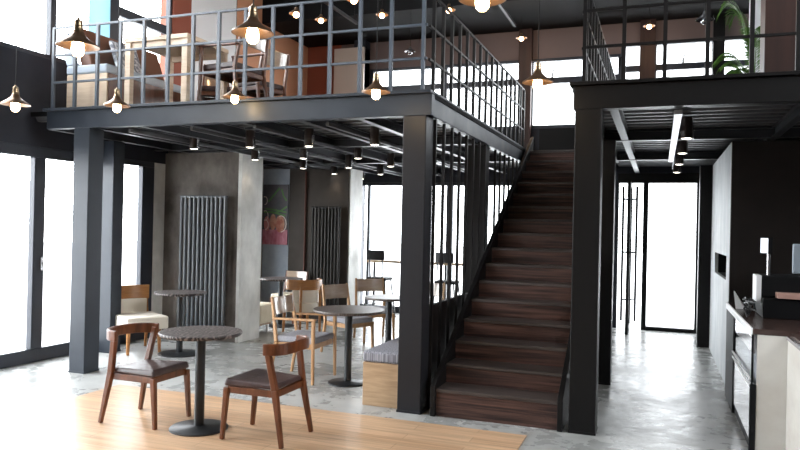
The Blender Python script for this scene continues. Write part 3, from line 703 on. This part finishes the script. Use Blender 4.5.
for x, y, z, lit, lb in [(-4.634,9.0,4.551,True,'small lit lamp upstairs in front of the dark ceiling, left of the slanted conduit'),
        (-3.686,9.0,4.543,True,'small lit lamp upstairs above the front railing, left of the railing corner'),
        (-3.433,7.5,4.26,True,'small lit lamp upstairs at the very top edge of the photo, middle'),
        (-4.2,7.5,4.16,True,'small lit lamp upstairs over the ochre wall at the top edge'),
        (-2.715,9.0,4.527,True,'small lit lamp upstairs behind the stair railing top'),
        (-2.15,11.2,4.68,True,'small lit lamp upstairs in front of the brown post left of the stairs'),
        (-.21,11.2,4.72,True,'small lit lamp upstairs in front of the brown post right of the stairs'),
        (.379,7.5,3.709,False,'small unlit chrome lamp upstairs left of the palm'),
        (-3.80,10.5,4.40,False,'small unlit chrome lamp upstairs behind the railing corner')]:
    small_lamp(lb, x, y, z, 5.05 if y > 10.42 else 6.3, lit)
# conduits under the upper ceiling
for x, y0, y1, z in ((-4.70, 9.0, 10.4, 4.9), (-2.28, 9.6, 11.3, 4.92), (-1.75,8.4,10.3,5.0)):
    e = empty('ceiling_conduit', (x, 0, z), 0, {-4.70:'slanted-looking grey conduit below the upper ceiling, above the ochre wall', -2.28:'grey conduit below the upper ceiling above the staircase lamp', -1.75:'short grey conduit below the upper ceiling near the right railing'}[x], 'conduit', 'conduits below the upper ceiling')
    MB().box(-.02, .02, y0, y1, -.02, .02).build('tube', M['deck'], e)
    for yy in (y0+.1, y1-.1): MB().tube([(0, yy, .02), (0, yy, (5.05 if yy > 10.42 else 6.3)-z)], .004, 6).build('hanger', M['steel_blk_shade'], e)

# ------------------------------------------------------------ upstairs furniture
ub = empty('booth_bench', (-5.8, 5.84, ZT), 0, 'pale oak booth bench with light blue seat at the left end of the upper floor', 'bench')
MB().box(-.28, .27, 0, 1.3, .002, .40).build('box', M['paleoak'], ub, bevel=.004)
MB().box(.271, .28, .02, 1.29, .01, .40).build('side_panel', M['walnut_d'], ub)
MB().box(-.29, .27, -.005, 1.3, .402, .50).build('seat_cushion', M['lightblue'], ub, bevel=.02)
MB().hexa([(-.29,.0,.50),(-.18,.0,.50),(-.18,.07,.50),(-.29,.07,.50),(-.40,.0,.86),(-.28,.0,.86),(-.28,.07,.86),(-.40,.07,.86)]).build('end_panel', M['lightblue'], ub, bevel=.01)
MB().hexa([(-.17,.08,.503),(.0,.08,.503),(.0,1.3,.503),(-.17,1.3,.503),(-.29,.08,.93),(-.16,.08,.93),(-.16,1.3,.93),(-.29,1.3,.93)]).build('back_cushion', M['browncush'], ub, bevel=.02)
pl = MB().hexa([(.06,.30,.51),(.12,.30,.51),(.12,.70,.51),(.06,.70,.51),(-.06,.30,.84),(.0,.30,.84),(.0,.70,.84),(-.06,.70,.84)]).build('throw_pillow', M['pillow'], None, bevel=.025, seg=3)
pl.location = (-5.76, 5.84, ZT); tag(pl, 'mottled grey and white throw pillow leaning on the upstairs booth bench', 'pillow')

ut = empty('square_table', (-4.92, 6.2, ZT), 0, 'square pale oak table at the upstairs railing', 'table')
MB().box(-.39, .41, -.36, .36, .70, .745).build('tabletop', M['paleoak'], ut, bevel=.004)
for sx_ in (-.35, .37):
    for sy_ in (-.32, .32): MB().box(sx_-.035, sx_+.035, sy_-.03, sy_+.03, .002, .70).build('leg', M['paleoak'], ut, bevel=.003)
for sy_ in (-.33, .30): MB().box(-.31, .33, sy_, sy_+.03, .64, .70).build('apron', M['paleoak'], ut)
GU = 'dark wooden chairs on the upper floor'
panel_chair('dark wooden chair upstairs right beside the pale table, nearer the railing', (-4.20, 6.22, ZT), math.radians(172), wood='walnut_d', seat='leather', arms=True, group=GU)
panel_chair('dark wooden chair upstairs behind the pale table, nearer the white wall', (-4.42, 7.05, ZT), math.radians(165), wood='walnut_d', seat='leather', arms=False, group=GU)
panel_chair('dark wooden chair upstairs behind the pale table with its back to the left windows', (-5.10, 7.22, ZT), math.radians(-60), wood='walnut_d', seat='leather', arms=False, group=GU)
panel_chair('dark wooden chair upstairs at the left side of the pale table', (-5.35, 7.75, ZT), math.radians(-20), wood='walnut_d', seat='leather', arms=False, group=GU)
bq = empty('booth_bench', (-5.35, 9.6, ZT), 0, 'low red-brown booth bench upstairs in front of the ochre wall', 'bench')
MB().box(-.7, .7, 0, .55, .002, .72).build('box', M['redbrown'], bq, bevel=.01)
MB().box(-.1, .55, .05, .5, .722, .78).build('cushion', M['pinkwall'], bq, bevel=.02)
struct('wall_upper_brown_post', MB().box(.79, 1.06, 6.5, 6.8, ZT, 6.3), M['brownpost'])
struct('wall_upper_white_post', MB().box(1.10, 1.45, 10.3, 10.7, ZT, 5.04), M['white'])

# potted palm upstairs
pp = empty('potted_palm', (1.03, 9.35, ZT), 0, 'green potted palm on the upper floor beside the white post', 'plant')
MB().lathe((0,0,0), [(0,.002),(.13,.002),(.17,.30),(.18,.34),(.15,.34),(.14,.30),(0,.30)], 24).build('pot', M['terracotta'], pp, smooth=True)
rnd = random.Random(5)
fr_specs = [(PI*1.0, .40, 1.40), (PI*.93, .42, .75), (PI*1.1, .38, .62), (PI*.8, .34, 1.32), (PI*1.25, .38, .50), (PI*.5, .3, 1.1), (PI*1.5, .3, .85), (PI*1.02, .30, .50)]
for a, reach, hgt in fr_specs:
    st_ = [V((0,0,.3))]; N_ = 24
    for i in range(1, N_+1):
        s = i/N_
        st_.append(V((math.cos(a)*reach*s**1.5, math.sin(a)*reach*s**1.5*.9, .3 + hgt*math.sin(s*2.0)/math.sin(1.57)*.95)))
    fm = MB().tube(st_, [.008*(1-.8*i/N_) for i in range(N_+1)], 5)
    side = V((-math.sin(a), math.cos(a), 0))
    for i in range(6, N_+1):
        for k in (0, .5):
            if i == N_ and k: continue
            p = st_[i] if k == 0 else (st_[i]+st_[i+1])/2
            d = (st_[i]-st_[i-1]).normalized()
            for s in (-1, 1):
                ln = .19*(1-.45*abs((i-14)/11))
                tip = p + (side*s*.75 + d*.8 + V((0,0,-.42))).normalized()*ln
                mid = (p+tip)/2 + V((0,0,.035)); wv = d*.010
                b = fm.bm; vs = [b.verts.new(q) for q in (p, mid+wv, tip, mid-wv)]
                b.faces.new(vs)
    fm.build('frond', M['leaf'], pp)

# ------------------------------------------------------------ service counter
sc1 = empty('service_counter', (0,0,0), 0, 'service counter with glass side and cream marble front at the right edge', 'counter')
MB().box(.64, 1.5, 5.60, 7.62, .88, .92).build('counter_top', M['ctop'], sc1, bevel=.004)
MB().box(.632, .642, 5.60, 7.62, .865, .925).build('edge_trim', M['white'], sc1)
MB().box(.66, 1.3, 5.66, 7.60, .0, .10).build('plinth', M['black'], sc1)
MB().box(.645, .665, 5.62, 6.9, .10, .52).box(.645,.665,5.62,6.9,.74,.88).build('side_panel', M['greygloss'], sc1)
MB().box(.70, .72, 5.62, 7.55, .10, .88).build('inner_panel', M['white'], sc1)
MB().box(.646, .652, 5.62, 6.9, .52, .74).build('display_glass', M['dglass'], sc1)
MB().box(.636, .66, 6.9, 7.6, .0, .865).build('dark_side_panel', M['black'], sc1)
for z in (.50, .545): MB().box(.628, .64, 5.62, 6.9, z, z+.012).build('side_rail', M['white'], sc1)
MB().box(.630, .670, 5.575, 5.615, .0, .52).build('corner_post', M['black'], sc1, bevel=.003)
MB().box(.636, .650, 5.585, 5.60, .52, .88).build('corner_trim', M['black'], sc1)
MB().box(.67, .93, 5.58, 5.60, .0, .88).build('marble_front', M['marble'], sc1)
near = empty('service_counter', (0,0,0), 0, 'nearest cream marble counter block running out of the photo at the right edge', 'counter')
MB().box(.862, 1.6, 3.2, 5.575, .0, .86).build('marble_block', M['marble'], near, bevel=.004)
MB().box(.855, 1.6, 3.2, 5.575, .862, .885).build('edge_trim', M['greygloss'], near)
MB().box(.875, 1.6, 3.2, 5.575, .887, .91).build('counter_top', M['ctop'], near, bevel=.003)

ZC = .922
ps = empty('cash_register', (.80, 6.4, ZC), 0, 'black cash register with a small white customer display on a pole', 'cash register')
MB().box(.0, .36, -.05, .45, .0, .16).build('drawer', M['black'], ps, bevel=.006)
MB().box(.0, .36, .05, .40, .162, .34).build('body', M['black'], ps, bevel=.01)
MB().box(-.04, -.001, .05, .30, .12, .34).build('side_panel', M['white'], ps, bevel=.004)
MB().tube([(.06,.15,.34), (.06,.15,.56)], .014, 10).build('display_pole', M['chrome'], ps, smooth=True)
MB().box(.0, .085, .13, .16, .52, .655).build('customer_display', M['black'], ps, bevel=.004)
MB().box(-.005, .05, .124, .129, .525, .648).build('display_face', M['screen'], ps)
MB().box(.10, .36, -.08, .048, .165, .21).build('lid', M['pinkbox'], ps, bevel=.004)
MB().hexa([(.30,.1,.34),(.34,.1,.34),(.34,.14,.34),(.30,.14,.34),(.40,.1,.46),(.44,.1,.46),(.44,.14,.46),(.40,.14,.46)]).build('screen_arm', M['chrome'], ps)
gr = empty('monitor', (1.28, 7.15, ZC), 0, 'pale grey tilted monitor at the right edge above the cash register', 'monitor')
MB().box(-.15, .14, -.01, .02, .33, .60).build('screen', M['lightblue'], gr, bevel=.01)
MB().bar((-.02, .04, .0), (-.02, .04, .46), .03, .03).build('stand', M['chrome'], gr)
MB().box(-.10, .10, -.04, .12, .0, .012).build('base', M['steel_blk_shade'], gr)
cbl = MB()
for k in range(5):
    r0 = random.Random(k); pts = [(.67+.01*k, 6.25+.05*k, ZC+.008)]
    for i in range(1, 9): pts.append((.665+.075*r0.random(), 6.2+.35*r0.random(), ZC+.01+.16*math.sin(i/9*PI)*r0.uniform(.6,1)))
    pts.append((.745, 6.5, ZC+.1)); cbl.tube(pts, .005, 6)
tag(cbl.build('cable_bundle', M['iron'], smooth=True), 'tangle of black cables on the counter beside the cash register', 'cables')
tag(MB().hexa([(.66,7.0,ZC),(.74,7.0,ZC),(.75,7.02,ZC),(.67,7.02,ZC),(.64,7.0,ZC+.16),(.645,7.0,ZC+.16),(.65,7.02,ZC+.16),(.645,7.02,ZC+.16)]).build('menu_card', M['white']), 'white folded menu card standing on the far end of the counter', 'menu')
tag(MB().box(.93, 1.03, 5.30, 5.38, .912, .93).tube([(1.03,5.34,.935),(1.06,5.36,.96),(1.12,5.37,.96)], .012, 8).build('card_reader', M['black'], bevel=.003), 'small black card reader lying on the near counter', 'card reader')
